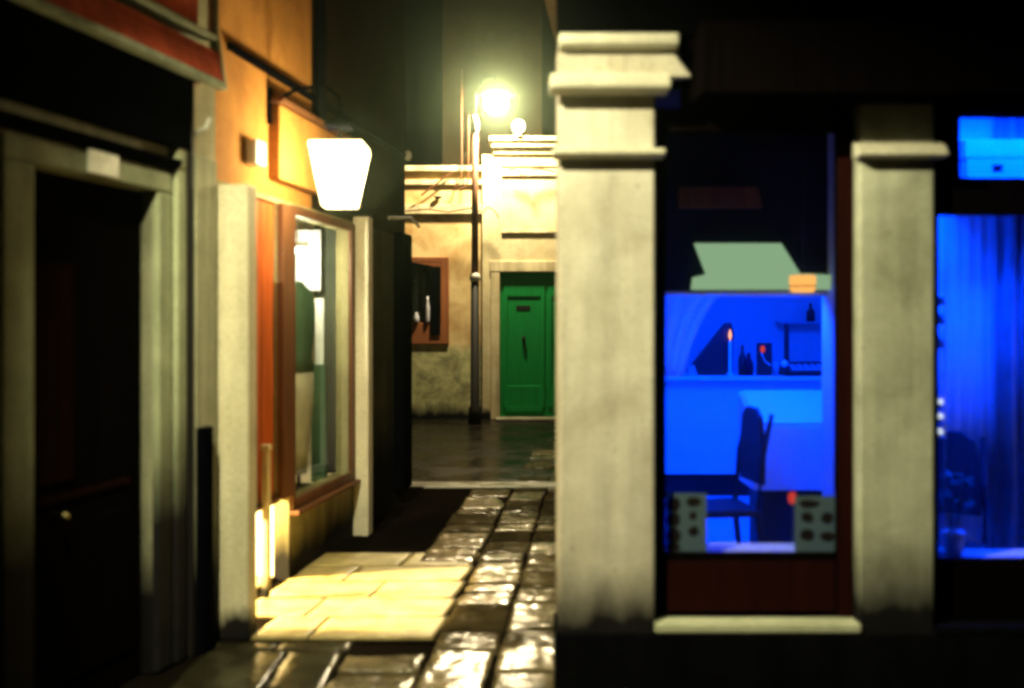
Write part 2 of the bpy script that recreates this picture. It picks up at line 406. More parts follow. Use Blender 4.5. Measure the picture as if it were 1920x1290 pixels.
for e0, e1 in zip(edges[1:], edges[2:]):              # the rows go on, more worn, into the square
    y = 10.07
    while y < 13.6:
        y1 = y + random.uniform(0.25, 0.6); k = 0.085; gp = 0.01
        b4 = [(a + k*(yy - 7) + (gp if a == e0 else -gp), yy + (gp if yy == y else -gp), -0.02) for a, yy in ((e0, y), (e1, y), (e1, y1), (e0, y1))]
        h = random.uniform(-0.004, 0.012)
        g.worn_slab(b4, [(p[0], p[1], h + random.uniform(-0.005, 0.005)) for p in b4], random.uniform(0, 50), 0.03, 1.2); y = y1
structure(g.build("stone_path", 'wet_slab'))
structure(MB().box(-6, 6, 9.75, 10.05, -0.03, 0.02).build("kerb", 'kerb', bevel=0.01))

# ------------------------------------------------------------------ corner shop (right)
shop = thing("shop_building", "pale stone pillared corner shop with blue lit windows and a dark upper wall", "shop", (0.2, 4.2, 0))
U = 4.2/1867
def lx(px): return (px - 960) * U - 0.2
def zz(py, d=4.2): return 1.65 - (py - 600) * d / 1867
# upper wall, jetty over the lane, lane side
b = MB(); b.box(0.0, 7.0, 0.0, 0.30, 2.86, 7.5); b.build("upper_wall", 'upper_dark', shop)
b = MB(); b.hexa([(0.0, 0.33, 0), (0.26, 0.33, 0), (0.26+0.07*8, 8.4, 0), (0.07*8.1, 8.4, 0)],
                 [(0.0, 0.33, 4.0), (0.26, 0.33, 4.0), (0.26+0.07*8, 8.4, 4.0), (0.07*8.1, 8.4, 4.0)])
b.build("side_wall", 'side', shop)
b = MB(); b.hexa([(-0.27, 0.34, 4.0), (2.5, 0.34, 4.0), (2.5, 8.6, 4.0), (0.07*8.6+0.05, 8.6, 4.0)],
                 [(-0.27, 0.34, 7.5), (2.5, 0.34, 7.5), (2.5, 8.6, 7.5), (0.07*8.6+0.05, 8.6, 7.5)])
b.build("jetty", 'side', shop)
# corner pillar
p1 = MB().box(0.0, 0.403, 0.0, 0.32, 0.0, 2.84).build("pillar", 'pillar', shop, bevel=0.012)
b = MB(); b.prism([(0.01, 2.326), (-0.06, 2.330), (-0.075, 2.342), (-0.075, 2.362), (0.01, 2.378)], 'x', -0.03, 0.437)
b.build("neck_band", 'cornice', p1, bevel=0.006)
b = MB(); b.prism([(0.01, 2.596), (-0.09, 2.600), (-0.105, 2.615), (-0.105, 2.668), (0.01, 2.668)], 'x', -0.043, 0.455)
b.build("capital", 'cornice', p1, bevel=0.008)
b = MB(); b.hexa([(-0.004, -0.02, 2.672), (0.555, -0.02, 2.672), (0.555, 0.04, 2.672), (-0.004, 0.04, 2.672)],
                 [(-0.004, -0.03, 2.768), (0.478, -0.03, 2.768), (0.478, 0.04, 2.768), (-0.004, 0.04, 2.768)])
b.build("frieze", 'pillar', p1, bevel=0.004)
b = MB(); b.prism([(0.01, 2.772), (-0.07, 2.784), (-0.085, 2.80), (-0.085, 2.838), (0.01, 2.850)], 'x', -0.004, 0.492)
b.build("cornice", 'cornice', p1, bevel=0.008)
# second pillar
p2 = MB().box(1.267, 1.582, 0.0, 0.32, 0.0, 2.84).build("pillar", 'pillar_mid', shop, bevel=0.010)
p2['label'] = "narrower greener pillar between the two blue windows"
b = MB(); b.prism([(0.01, 2.326), (-0.06, 2.330), (-0.072, 2.340), (-0.035, 2.385), (0.01, 2.40)], 'x', 1.240, 1.615)
b.build("neck_band", 'cornice', p2, bevel=0.006)
MB().box(1.582+1.5, 1.582+1.9, 0.0, 0.32, 0.0, 2.84).build("pillar", 'pillar_mid', shop, bevel=0.010)
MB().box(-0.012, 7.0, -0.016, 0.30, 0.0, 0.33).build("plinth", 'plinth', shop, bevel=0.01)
# fascia boxes above the windows
MB().box(0.56, 3.2, -0.21, 0.30, 2.56, 2.85).build("fascia", 'black_wood', shop, bevel=0.006)
# first window
MB().box(0.403, 1.267, -0.02, 0.26, 0.335, 0.372).build("sill", 'sill', shop, bevel=0.006)
w1 = MB().wall(0.403, 1.267, 0.372, 2.56, 0.08, 0.13, [(0.462, 1.198, 0.645, 2.46)]).build("window_frame", 'black_wood', shop, bevel=0.004)
MB().box(0.47, 1.19, 0.072, 0.079, 0.40, 0.615).build("panel", 'brown_wood', w1, bevel=0.003)
MB().box(1.20, 1.264, 0.070, 0.079, 0.374, 2.5).build("side_panel", 'brown_wood', w1, bevel=0.002)
MB().box(0.462, 1.198, 0.100, 0.104, 0.645, 2.46).build("glass", 'glass', w1)
# second window with transom
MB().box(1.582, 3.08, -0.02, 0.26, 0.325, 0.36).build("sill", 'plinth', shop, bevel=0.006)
tz0, tz1 = zz(333, 4.3), zz(208, 4.3)
tx0 = (1797-960)*4.3/1867 - 0.2
mx0 = (1757-960)*4.3/1867 - 0.2
w2 = MB().wall(1.582, 3.08, 0.36, 2.56, 0.08, 0.13, [(mx0, 2.95, 0.62, zz(404, 4.3)), (tx0, 2.95, tz0, tz1)]).build("window_frame", 'black_wood', shop, bevel=0.004)
MB().box(mx0, 2.95, 0.100, 0.104, 0.62, zz(404, 4.3)).build("glass", 'glass', w2)
MB().box(tx0, 2.95, 0.100, 0.104, tz0, tz1).build("transom_glass", 'glass', w2)
# room
r = MB()
r.box(0.33, 7.0, 6.2, 6.4, 0.0, 3.0)          # back
r.box(3.3, 3.5, 0.3, 6.2, 0.0, 3.0)           # right
r.hexa([(0.30, 0.33, 0), (0.36, 0.33, 0), (0.78, 6.2, 0), (0.72, 6.2, 0)], [(0.30, 0.33, 3), (0.36, 0.33, 3), (0.78, 6.2, 3), (0.72, 6.2, 3)])
r.build("room_wall", 'white_wall', shop)
MB().box(0.3, 3.3, 0.135, 6.2, 0.04, 0.10).build("room_floor", 'room_floor', shop)
MB().box(0.3, 3.3, 0.32, 6.2, 2.88, 2.98).build("room_ceiling", 'white_wall', shop)
MB().box(0.36, 1.60, 1.35, 1.45, 1.812, 2.88).build("bulkhead", 'navy', shop)
MB().box(0.36, 1.60, 0.32, 1.35, 2.70, 2.76).build("lowered_ceiling", 'navy', shop)
MB().box(1.56, 1.62, 0.32, 1.45, 0.10, 2.88).build("light_divider", 'white_wall', shop)  # divider added to block the right bay's blue light
MB().box(0.41, 1.56, 0.135, 0.34, 0.60, 0.632).build("window_shelf", 'mid_lam', shop)
MB().box(1.63, 3.0, 0.135, 0.34, 0.575, 0.605).build("window_shelf", 'mid_lam', shop)
def W3(px, py, D): return ((px - 960)*D/1867, D, 1.65 - (py - 600)*D/1867)
def L3(px, py, D): a = W3(px, py, D); return (a[0]-0.2, a[1]-4.2, a[2])
# pale reflection in the window, built as a glowing slanting board
def board(poly, D, th):
    b = MB(); A = [b.bm.verts.new(L3(x, y, D)) for x, y in poly]; B = [b.bm.verts.new((L3(x, y, D)[0], D-4.2+th, L3(x, y, D)[2])) for x, y in poly]
    b.bm.faces.new(A); b.bm.faces.new(B[::-1]); n = len(poly)
    for i in range(n): b.bm.faces.new((A[i], B[i], B[(i+1) % n], A[(i+1) % n]))
    return b
board([(1303, 456), (1465, 456), (1500, 512), (1566, 516), (1566, 543), (1297, 543), (1300, 520), (1325, 514)], 5.50, 0.03).build("reflection_panel", 'reflection_glow', shop)
board([(1275, 350), (1420, 350), (1430, 388), (1275, 388)], 5.44, 0.06).build("reflection_board", 'reddish', shop)  # brown reflection of the orange wall, built as a board
# blue lamps (ceiling strips)
bl = thing("ceiling_light", "blue strip light on the ceiling behind the bulkhead", "light", (1.9, 7.4, 2.80), 0, "blue ceiling lights")
MB().box(-0.9, 0.9, -0.75, 0.75, 0.02, 0.07).build("housing", 'white_lam', bl)
o = lamp("blue_lamp", 'AREA', bl, (0, 0, 0.0), 240, BLUE, shape='RECTANGLE', size=1.7, size_y=1.4)
bl2 = thing("ceiling_light", "blue strip light above the curtained right window", "light", (2.55, 4.72, 2.70), 0, "blue ceiling lights")
MB().box(-0.7, 0.7, -0.12, 0.12, 0.03, 0.09).build("housing", 'white_lam', bl2)
o = lamp("blue_lamp", 'AREA', bl2, (0, 0, 0.0), 230, BLUE, shape='RECTANGLE', size=1.3, size_y=0.16)
o.rotation_euler = (math.radians(13), 0, 0)

bl3 = thing("ceiling_light", "added blue fill strip under the dark bulkhead", "light", (1.25, 5.60, 1.80), 0, "blue ceiling lights")
MB().box(-0.60, 0.52, -0.03, 0.03, -0.012, 0.010).build("housing", 'white_lam', bl3)  # housing made for the added fill strip
o = lamp("blue_lamp", 'AREA', bl3, (0, 0.0, -0.02), 60, BLUE, shape='RECTANGLE', size=0.8, size_y=0.05)  # added fill lamp that brightens the front of the display case
o.rotation_euler = (math.radians(35), 0, 0)
# counter with toe recess
ct = thing("counter", "white bar counter along the back of the blue lit shop", "counter", (1.9, 8.9, 0.10))
MB().box(-0.75, 1.1, -0.20, 0.35, 0.20, 1.02).build("front_panel", 'white_lam', ct, bevel=0.01)
MB().box(-0.78, 1.12, -0.26, 0.40, 1.02, 1.06).build("counter_top", 'white_lam', ct, bevel=0.006)
MB().box(-0.70, 1.05, -0.10, 0.30, 0.0, 0.20).build("toe_board", 'near_black', ct)
CT = 1.16
# sloped dark stand
D = 8.85
st = thing("display_easel", "dark triangular easel leaning on the left of the bar counter", "easel", (W3(1335, 600, D)[0], D, CT))
q = D/1867
b = MB(); b.prism([(-45*q, 0), (-45*q, 0.05), (24*q, 0.46), (34*q, 0.47), (38*q, 0.40), (36*q, 0)], 'y', -0.06, 0.06)
b.build("board", 'near_black', st, bevel=0.01)
b = MB(); b.prism([(-48*q, 0.0), (-48*q, 0.07), (-38*q, 0.10), (-30*q, 0.0)], 'y', -0.10, -0.062); b.build("ledge", 'mid_lam', st)
cd = thing("candle", "white candle with a reddish flame in front of the dark easel", "candle", (W3(1369, 600, 8.74)[0], 8.74, CT))
MB().lathe([(0.035, 0.0), (0.035, 0.02), (0.014, 0.03), (0.014, 0.30), (0.010, 0.31)], n=12).build("wax", 'wax', cd, True)
MB().lathe([(0.004, 0.312), (0.012, 0.34), (0.014, 0.36), (0.008, 0.39), (0.002, 0.41)], n=12).build("flame", 'flame', cd, True)
pf = thing("picture_frame", "small dark picture frame with red and white marks on the counter", "frame", (W3(1433, 600, 8.75)[0], 8.75, CT))
MB().box(-0.065, 0.065, -0.02, 0.02, 0.0, 0.29).build("frame", 'near_black', pf, bevel=0.006)
b = MB(); b.tube([(-0.02, -0.023, 0.26), (-0.03, -0.023, 0.2), (0.0, -0.023, 0.13), (0.05, -0.023, 0.09)], 0.006, 6); b.build("ribbon", 'wax', pf)
MB().ball((-0.02, -0.025, 0.235), 0.022, 10, (1, 0.3, 1.5)).build("red_spot", 'red_petal', pf)
cr = thing("cash_register", "dark cash register with a tall pole display on the counter", "register", (W3(1510, 600, 8.80)[0], 8.80, CT))
b = MB(); b.prism([(-0.14, 0.0), (0.14, 0.0), (0.14, 0.12), (0.02, 0.10), (-0.14, 0.045)], 'x', -0.20, 0.20); b.build("body", 'near_black', cr, bevel=0.008)
b = MB(); b.box(-0.16, 0.15, -0.135, -0.005, 0.052, 0.060)
for i in range(5):
    for j in range(3): b.box(-0.15+i*0.06, -0.11+i*0.06, -0.13+j*0.045, -0.10+j*0.045, 0.055, 0.075+j*0.014)
b.build("keypad", 'mid_lam', cr)
MB().box(-0.18, -0.14, 0.0, 0.04, 0.12, 0.46).build("pole", 'near_black', cr, bevel=0.006)
tag(MB().ball(W3(1471, 682, 8.62), 0.032, 14).build("glass_ball", 'white_lam', None, True), "small pale ball ornament left of the cash register", "ornament")
o = bpy.data.objects["glass_ball"]
for px, h, r_, mt, lab in ((1392, 0.27, 0.035, 'near_black', "dark wine bottle standing right of the candle"), (1404, 0.20, 0.04, 'navy', "stout navy bottle left of the small picture frame"),
                          (1262, 0.12, 0.06, 'mid_lam', "grey jar at the left end of the bar counter"), (1455, 0.12, 0.03, 'mid_lam', "small grey cup between picture frame and register")):
    t_ = MB().lathe([(r_, 0.0), (r_*1.05, h*0.55), (r_*0.45, h*0.75), (r_*0.4, h)] if h > 0.15 else [(r_*0.8, 0), (r_, h*0.5), (r_, h)], n=14).build("bottle" if h > 0.15 else "jar", mt, None, True)
    t_.location = (W3(px, 600, 8.78)[0], 8.78, CT); tag(t_, lab, "bottle" if h > 0.15 else "jar", "vessels on the bar counter")
# wall shelf with bottles
ws = thing("wall_shelf", "thin wall shelf above the cash register holding two bottles", "shelf", (2.95, 10.2, W3(1530, 603, 10.2)[2]))
MB().box(-0.20, 0.48, 0.0, 0.195, -0.025, 0.0).build("board", 'mid_lam', ws)
for px, h, lab in ((1520, 0.19, "short dark bottle at the left end of the wall shelf"), (1556, 0.27, "taller dark bottle at the right end of the wall shelf")):
    t_ = MB().lathe([(0.04, 0.0), (0.042, h*0.55), (0.016, h*0.72), (0.014, h)], n=14).build("bottle", 'near_black', None, True)
    t_.location = (W3(px, 600, 10.3)[0], 10.3, ws.location.z); tag(t_, lab, "bottle", "bottles on the wall shelf")
# sloped display case
dc = thing("display_case", "white slope topped display case in the middle of the blue shop", "display case", (W3(1490, 0, 6.0)[0], 6.0, 0.10))
x0, x1 = W3(1414, 0, 6.0)[0]-dc.location.x, 0.36
b = MB(); b.prism([(0.0, 0.52), (0.0, 0.905), (0.44, 1.09), (0.44, 0.52)], 'x', x0, x1); b.build("case", 'white_lam', dc, bevel=0.01)
b = MB(); b.prism([(0.02, 0.918), (0.42, 1.088), (0.418, 1.096), (0.016, 0.926)], 'x', x0+0.02, x1-0.02); b.build("sloped_lid", 'white_lam', dc)
MB().box(x0+0.06, x1-0.04, 0.05, 0.38, 0.0, 0.52).build("base", 'near_black', dc, bevel=0.008)
# chairs
def chair(label, loc, rz):
    c = thing("chair", label, "chair", loc, rz, "dark chairs in the blue shop")
    MB().box(-0.20, 0.20, -0.20, 0.20, 0.45, 0.49).build("seat", 'chair_wood', c, bevel=0.012)
    for sx in (-1, 1):
        MB().tube([(sx*0.19, -0.18, 0), (sx*0.175, -0.17, 0.45)], [0.014, 0.02], 8).build("leg", 'chair_wood', c)
        MB().tube([(sx*0.20, 0.24, 0), (sx*0.18, 0.18, 0.45), (sx*0.175, 0.21, 0.78), (sx*0.165, 0.27, 1.02)], [0.014, 0.02, 0.018, 0.014], 8).build("leg", 'chair_wood', c)
    b = MB(); b.prism([(-0.16, 0.62), (0.16, 0.62), (0.17, 0.80), (0.13, 1.0), (0.06, 1.05), (-0.06, 1.05), (-0.13, 1.0), (-0.17, 0.80)], 'y', 0.205, 0.235)
    b.build("backrest", 'chair_wood', c, bevel=0.006)
    return c
chair("dark chair seen edge on left of the display case", (W3(1392, 0, 5.75)[0]-0.16, 5.72, 0.10), math.radians(-82))
chair("dark chair behind the right hand window shelf near the curtain", (2.17, 5.02, 0.02), math.radians(-30))
# curtain tied back to the left behind the bulkhead
b = MB(); Gd = []
for j in range(13):
    v = j/12; py = 500 + v*205; xr = 1392 - 112*v - 18*math.sin(v*math.pi); row = []
    for i in range(25):
        u = i/24; px = 1222 + (xr - 1222)*u; q_ = W3(px, py, 6.5)
        row.append(b.bm.verts.new((q_[0], 6.5 + (0.035 - 0.02*v)*math.sin(u*26 + v*2), q_[2])))
    Gd.append(row)
for j in range(12):
    for i in range(24): b.bm.faces.new((Gd[j][i], Gd[j][i+1], Gd[j+1][i+1], Gd[j+1][i]))
cu = b.build("curtain", 'curtain', None, True)
zr = W3(0, 498, 6.5)[2]; MB().tube([(0.70, 6.5, zr), (2.9, 6.5, zr)], 0.012, 8).build('curtain_rail', 'mid_lam', cu)
so_ = cu.modifiers.new("thickness", 'SOLIDIFY'); so_.thickness = 0.006
tag(cu, "pale curtain swept to the left above the bar counter in the blue window", "curtain")
# posters on the glass
def poster(label, x0, x1, ztop, zbot, marks):
    p = thing("menu_poster", label, "poster", ((x0+x1)/2, 4.312, zbot), 0, "menu posters taped inside the window")
    w, h = (x1-x0)/2, ztop-zbot
    MB().box(-w, w, 0, 0.0015, 0, h).build("paper", 'paper', p)
    b = MB()
    for (cx, cz, rx, rz_) in marks:
        pts = [(cx*w + rx*w*math.cos(a*math.pi/5)*random.uniform(0.8, 1.1), cz*h + rz_*h*math.sin(a*math.pi/5)*random.uniform(0.8, 1.1)) for a in range(10)]
        b.prism(pts, 'y', -0.0012, -0.0003)
    b.build("pictures", 'ink', p)
Dg = 4.312
poster("narrow menu poster with dark picture column in the window's left corner", W3(1249, 0, Dg)[0], W3(1325, 0, Dg)[0], W3(0, 925, Dg)[2], 0.647,
       [(-0.62, 0.8, 0.36, 0.13), (-0.62, 0.55, 0.36, 0.13), (-0.62, 0.28, 0.36, 0.16), (-0.62, 0.08, 0.36, 0.08), (0.35, 0.85, 0.42, 0.09), (0.32, 0.62, 0.22, 0.08), (0.36, 0.35, 0.28, 0.10)])
poster("wider menu poster with four dark dishes in the window's right corner", W3(1490, 0, Dg)[0], W3(1569, 0, Dg)[0], W3(0, 930, Dg)[2], 0.647,
       [(-0.3, 0.86, 0.55, 0.08), (-0.4, 0.62, 0.34, 0.11), (0.55, 0.6, 0.34, 0.12), (-0.4, 0.3, 0.36, 0.12), (0.55, 0.27, 0.36, 0.10)])
# red lit glass on the window shelf
rl = thing("red_votive", "small red glowing glass beside the right menu poster", "candle glass", (W3(1486, 0, 4.45)[0], 4.45, 0.632))
MB().lathe([(0.025, 0.0), (0.025, 0.008), (0.005, 0.02), (0.005, 0.19), (0.014, 0.20)], n=14).build("stem", 'glass', rl, True)
MB().lathe([(0.012, 0.20), (0.018, 0.212), (0.017, 0.235), (0.008, 0.25)], n=14).build("bowl", 'red_petal', rl, True)
# pendant
pd = thing("pendant_lamp", "orange glowing pendant lamp hanging in the left blue window", "lamp", (*W3(1505, 533, 5.2)[:2], W3(0, 548, 5.2)[2]))
MB().lathe([(0.055, 0.0), (0.066, 0.02), (0.067, 0.082), (0.060, 0.088)], n=24).build("lamp_shade", 'shade_light', pd, True)
MB().lathe([(0.069, 0.028), (0.069, 0.034)], n=24).build("shade_band", 'brown_wood', pd)
MB().tube([(0, 0, 0.088), (0, 0, 2.70 - pd.location.z)], 0.004, 6).build("cord", 'near_black', pd)
# right window: curtain, dark drape, tealight stand, plant
b = MB(); n = 60; xa, xb = W3(1752, 0, 5.25)[0], W3(1868, 0, 5.25)[0]
def drape(b, xa, xb, Y, z0, z1, amp, waves):
    A = []
    for i in range(n+1):
        x = xa + (xb-xa)*i/n; yy = Y + amp*math.sin(waves*2*math.pi*i/n) + 0.3*amp*math.sin(waves*4.7*math.pi*i/n+1)
        A.append([b.bm.verts.new((x, yy, z)) for z in (z0, z1)] + [b.bm.verts.new((x, yy+0.012, z)) for z in (z0, z1)])
    for p, q_ in zip(A, A[1:]):
        b.bm.faces.new((p[0], q_[0], q_[1], p[1])); b.bm.faces.new((p[3], q_[3], q_[2], p[2]))
        b.bm.faces.new((p[1], q_[1], q_[3], p[3])); b.bm.faces.new((p[2], q_[2], q_[0], p[0]))
    b.bm.faces.new((A[0][0], A[0][1], A[0][3], A[0][2])); b.bm.faces.new((A[-1][0], A[-1][2], A[-1][3], A[-1][1]))
drape(b, xa, xb, 5.25, 0.12, 2.75, 0.004, 5)
tag(b.build("curtain", 'curtain', None, True), "pale curtain hanging in folds behind the right blue window", "curtain", "curtains of the right window")
b = MB(); drape(b, xb-0.02, 3.4, 5.2, 0.12, 2.75, 0.025, 9)
tag(b.build("curtain", 'dim_cloth', None, True), "dark blue curtain at the far right edge of the shop", "curtain", "curtains of the right window")
b = MB(); zt = W3(0, 300, 5.0)[2]
bx = thing("storage_box", "pale box with a square hand hole seen through the transom window", "box", (W3(1880, 0, 5.0)[0], 4.95, W3(0, 331, 4.95)[2]))
hz = zz(300, 4.9)
b = MB().wall(-0.20, 0.25, 0, 0.09, 0.0, 0.16, [(-0.075, -0.02, 0.02, 0.062)]); b.build("box_body", 'box_grey', bx)
MB().box(-0.21, 0.26, -0.005, 0.17, 0.095, 0.185).build("lid", 'box_grey', bx)
MB().box(xa+0.02, 3.3, 4.90, 5.16, bx.location.z-0.03, bx.location.z).build("high_shelf", 'mid_lam', None)
o = bpy.data.objects["high_shelf"]; tag(o, "grey high shelf carrying the pale box above the right window", "shelf")
ts = thing("highlight_stand", "tiered wire stand carrying the highlights at the left edge of the right window", "stand", (W3(1761, 0, 4.48)[0], 4.48, 0.605))
MB().tube([(0.035, 0.02, 0), (0.035, 0.02, 1.28)], 0.004, 8).build("rod", 'pale_metal', ts)
MB().lathe([(0.05, 0.0), (0.05, 0.01)], n=16).build("base", 'pale_metal', ts)
for k, (py, lab, mt) in enumerate(((762, "uppermost white highlight on the wire stand", 'glint_lit'), (789, "middle white highlight on the wire stand", 'glint_lit'), (818, "lowest white highlight on the wire stand", 'glint_lit'))):
    z = W3(0, py, 4.48)[2] - 0.605
    MB().lathe([(0.03, z-0.006), (0.032, z)], c=(0.0, 0, 0), n=14).build("tray", 'pale_metal', ts)
    t_ = thing("highlight", lab, "candle", (ts.location.x, 4.48, z+0.605), 0, "highlights on the wire stand")
    MB().lathe([(0.018, 0.0), (0.018, 0.012)], n=14).build("cup", 'wax', t_)
    MB().lathe([(0.014, 0.012), (0.018, 0.02), (0.010, 0.034)], n=12).build("flame", mt, t_, True)  # white highlights in the window, built as small glowing caps
for py, lab in ((560, "uppermost pale reflection on the wire stand"), (596, "middle pale reflection on the wire stand"), (640, "lowest pale reflection on the wire stand")):
    z = W3(0, py, 4.48)[2] - 0.605
    MB().lathe([(0.028, z-0.03), (0.032, z-0.024)], n=14).build("tray", 'pale_metal', ts)
    t_ = MB().lathe([(0.02, 0), (0.024, 0.02), (0.016, 0.045)], n=14).build("jar", 'white_lam', None, True)  # pale reflections in the pane, built as small solids
    t_.location = (ts.location.x, 4.48, z+0.605-0.024); tag(t_, lab, "jar", "reflections on the wire stand")
pl = thing("potted_plant", "dark leafy plant in a pale pot on the right window shelf", "plant", (W3(1786, 0, 4.46)[0], 4.45, 0.605))
MB().lathe([(0.035, 0.0), (0.05, 0.09), (0.053, 0.10), (0.04, 0.095)], n=18).build("pot", 'white_lam', pl, True)
b = MB()
for k in range(70):
    a = random.uniform(0, 2*math.pi); rr = random.uniform(0.01, 0.06); z = random.uniform(0.16, 0.36)
    c = Vector((rr*math.cos(a), 0.5*rr*math.sin(a), z)); d = Vector((math.cos(a), math.sin(a), random.uniform(-0.3, 0.6))).normalized()
    s_ = d.cross(Vector((0, 0, 1))).normalized(); l = random.uniform(0.03, 0.06)
    vs = [b.bm.verts.new(c), b.bm.verts.new(c + d*l*0.5 + s_*l*0.3), b.bm.verts.new(c + d*l), b.bm.verts.new(c + d*l*0.5 - s_*l*0.3)]
    b.bm.faces.new(vs)
b.build("leaves", 'leaf', pl)
b = MB()
for k in range(5):
    a = k*1.3; b.tube([(0.01*math.cos(a), 0.01*math.sin(a), 0.085), (0.05*math.cos(a), 0.03*math.sin(a), 0.32)], 0.003, 5)
b.build("stems", 'leaf', pl)

# ------------------------------------------------------------------ left house
th_l = math.atan2(1, 0.235)
lh = thing("left_house", "dim house at left with a black stone framed doorway under a red canopy", "house", (-1.55, 5.2, 0), th_l)
def sL(px):
    d = 2.772/(0.235 - (px-960)/1867); return (d-5.2)*1.0272
DL, DR = -1.397, -0.565
MB().wall(-7.0, 0.0, 0.0, 7.0, 0.0, 0.30, [(DL, DR, -1, 2.25)]).build("wall", 'left_wall', lh)
# stone door frame
b = MB(); b.box(DL-0.17, DL, -0.035, 0.10, 0.0, 2.25); b.build("door_jamb", 'jamb', lh, bevel=0.012)
b = MB(); b.box(DR, sL(311), -0.035, 0.10, 0.0, 2.25); b.build("door_jamb", 'jamb', lh, bevel=0.012)
b = MB(); b.box(DL-0.17, sL(311), -0.035, 0.10, 2.252, 2.345); b.build("door_lintel", 'jamb', lh, bevel=0.010)
b = MB(); b.prism([(0.0, 2.365), (-0.05, 2.375), (-0.07, 2.40), (-0.07, 2.415), (0.0, 2.425)], 'x', DL-0.24, sL(318)); b.build("door_hood", 'dark_paint', lh)
dl = MB().box(DL, DR, 0.06, 0.11, 0.0, 2.25).build("door", 'black_wood', lh)
MB().box(sL(62), sL(176)-0.06, 0.048, 0.0595, 0.98, 1.88).build("door_panel", 'door_brown', dl, bevel=0.01)
MB().box(DL+0.1, DR-0.1, 0.048, 0.0595, 0.90, 0.93).build("door_rail", 'door_brown', dl, bevel=0.004)
MB().box(DL+0.1, DR-0.1, 0.048, 0.0595, 0.14, 0.80).build("door_panel", 'black_wood', dl, bevel=0.01)
MB().lathe([(0.010, 0), (0.015, 0.008), (0.015, 0.018), (0.006, 0.025)], c=(DL+0.22, 0.0, 0.84), n=14).build("door_knob", 'brass', dl, True)
MB().box(DL+0.215, DL+0.225, 0.0, 0.06, 0.855, 0.865).build("knob_stem", 'brass', dl)
# strips of stone right of the door
MB().box(sL(316), sL(334), -0.05, 0.0, 0.0, 2.50).build("stone_strip", 'jamb', lh, bevel=0.010)
MB().box(sL(346), sL(388), -0.06, 0.0, 0.0, 2.47).build("stone_strip", 'left_wall', lh, bevel=0.012)
MB().tube([(sL(340), -0.05, 0.0), (sL(340), -0.05, 2.62)], 0.014, 10).build("cable_duct", 'iron', lh)
MB().tube([(sL(352), -0.02, 2.56), (sL(352), -0.10, 2.60), (sL(352)+0.02, -0.11, 2.65)], 0.012, 8).build("wall_hook", 'pale_metal', lh)
MB().box(sL(344), sL(364), -0.11, -0.062, 0.0, 1.12).build("meter_cupboard", 'dark_paint', lh, bevel=0.01)
MB().box(sL(148), sL(205), -0.050, -0.036, 2.262, 2.362).build("number_plate", 'enamel', lh, bevel=0.006)
# canopy over the door
cp = MB().box(-7.0, -0.26, -0.165, 0.0, 2.825, 2.94).build("canopy", 'dark_paint', lh)
MB().box(-7.0, -0.24, -0.205, -0.14, 2.79, 2.822).build("canopy_lip", 'lip', cp, bevel=0.008)
b = MB(); b.prism([(-0.195, 2.825), (-0.155, 2.975), (-0.135, 2.975), (-0.167, 2.825)], 'x', -7.0, -0.26); b.build("canopy_fascia", 'red', cp)
MB().box(-0.258, -0.247, -0.165, -0.01, 2.826, 2.97).build("canopy_end", 'red', cp)
MB().box(-7.0, -0.25, -0.155, -0.01, 3.03, 3.06).build("canopy_top", 'lip', cp, bevel=0.006)
MB().box(-6.9, -0.36, -0.12, -0.01, 3.08, 3.45).build("flower_box", 'red', lh, bevel=0.01)
MB().box(-6.9, -0.30, -0.06, -0.001, 2.475, 2.822).build("canopy_shade_board", 'dark_paint', lh, bevel=0.006)  # black board standing in for the shade below the canopy
MB().tube([(-0.20, -0.15, 2.80), (-0.23, -0.12, 3.1), (-0.23, -0.12, 6.8)], 0.028, 12).build("downpipe", 'lip', lh, True)

# ------------------------------------------------------------------ orange lane house
th_o = math.atan2(1, 0.155)
oh = thing("orange_house", "orange plaster shop house along the lane with a lit window", "house", (-1.593, 5.18, 0), th_o)
def sO(d): return (d-5.18)*1.01194
s_end = sO(9.14)
MB().wall(0.0, 1.56, 2.40, 7.5, 0.0, 0.30).build("upper_wall", 'orange', oh)
MB().wall(1.561, s_end, 2.40, 7.5, 0.003, 0.30).build("shaded_upper_wall", 'shade_brown', oh)  # same wall darkened, the lantern's falloff put into its colour
MB().wall(0.0, sO(7.59), 0.0, 2.40, 0.0, 0.10, [(0.09, 0.96, -1, 2.37), (0.9, 1.15, -1, 0.535), (1.16, 2.36, 0.50, 2.33)]).build("wall", 'orange_low', oh)
MB().wall(sO(7.59), s_end, 0.0, 2.40, 0.0, 0.30).build("dark_wall", 'grey_green', oh)
MB().box(s_end-0.3, s_end-0.002, 0.302, 8.0, 0.0, 7.5).build("end_wall", 'grey_green', oh)
MB().box(-0.03, 0.09, -0.245, -0.002, 0.0, 2.35).build("pilaster", 'pilaster', oh, bevel=0.012)
MB().box(sO(7.60), sO(7.72), -0.125, -0.002, 0.0, 2.44).build("pilaster", 'cornice', oh, bevel=0.01)
b = MB(); b.prism([(0.0, 3.125), (-0.04, 3.13), (-0.045, 3.14), (-0.04, 3.155), (0.0, 3.165)], 'x', 0.25, s_end); b.build("string_course", 'dark_paint', oh)
MB().tube([(1.60, -0.05, 3.0), (1.60, -0.05, 7.4)], 0.035, 10).build('downpipe', 'dark_paint', oh, True)  # pipe added to cover the edge of the painted shade
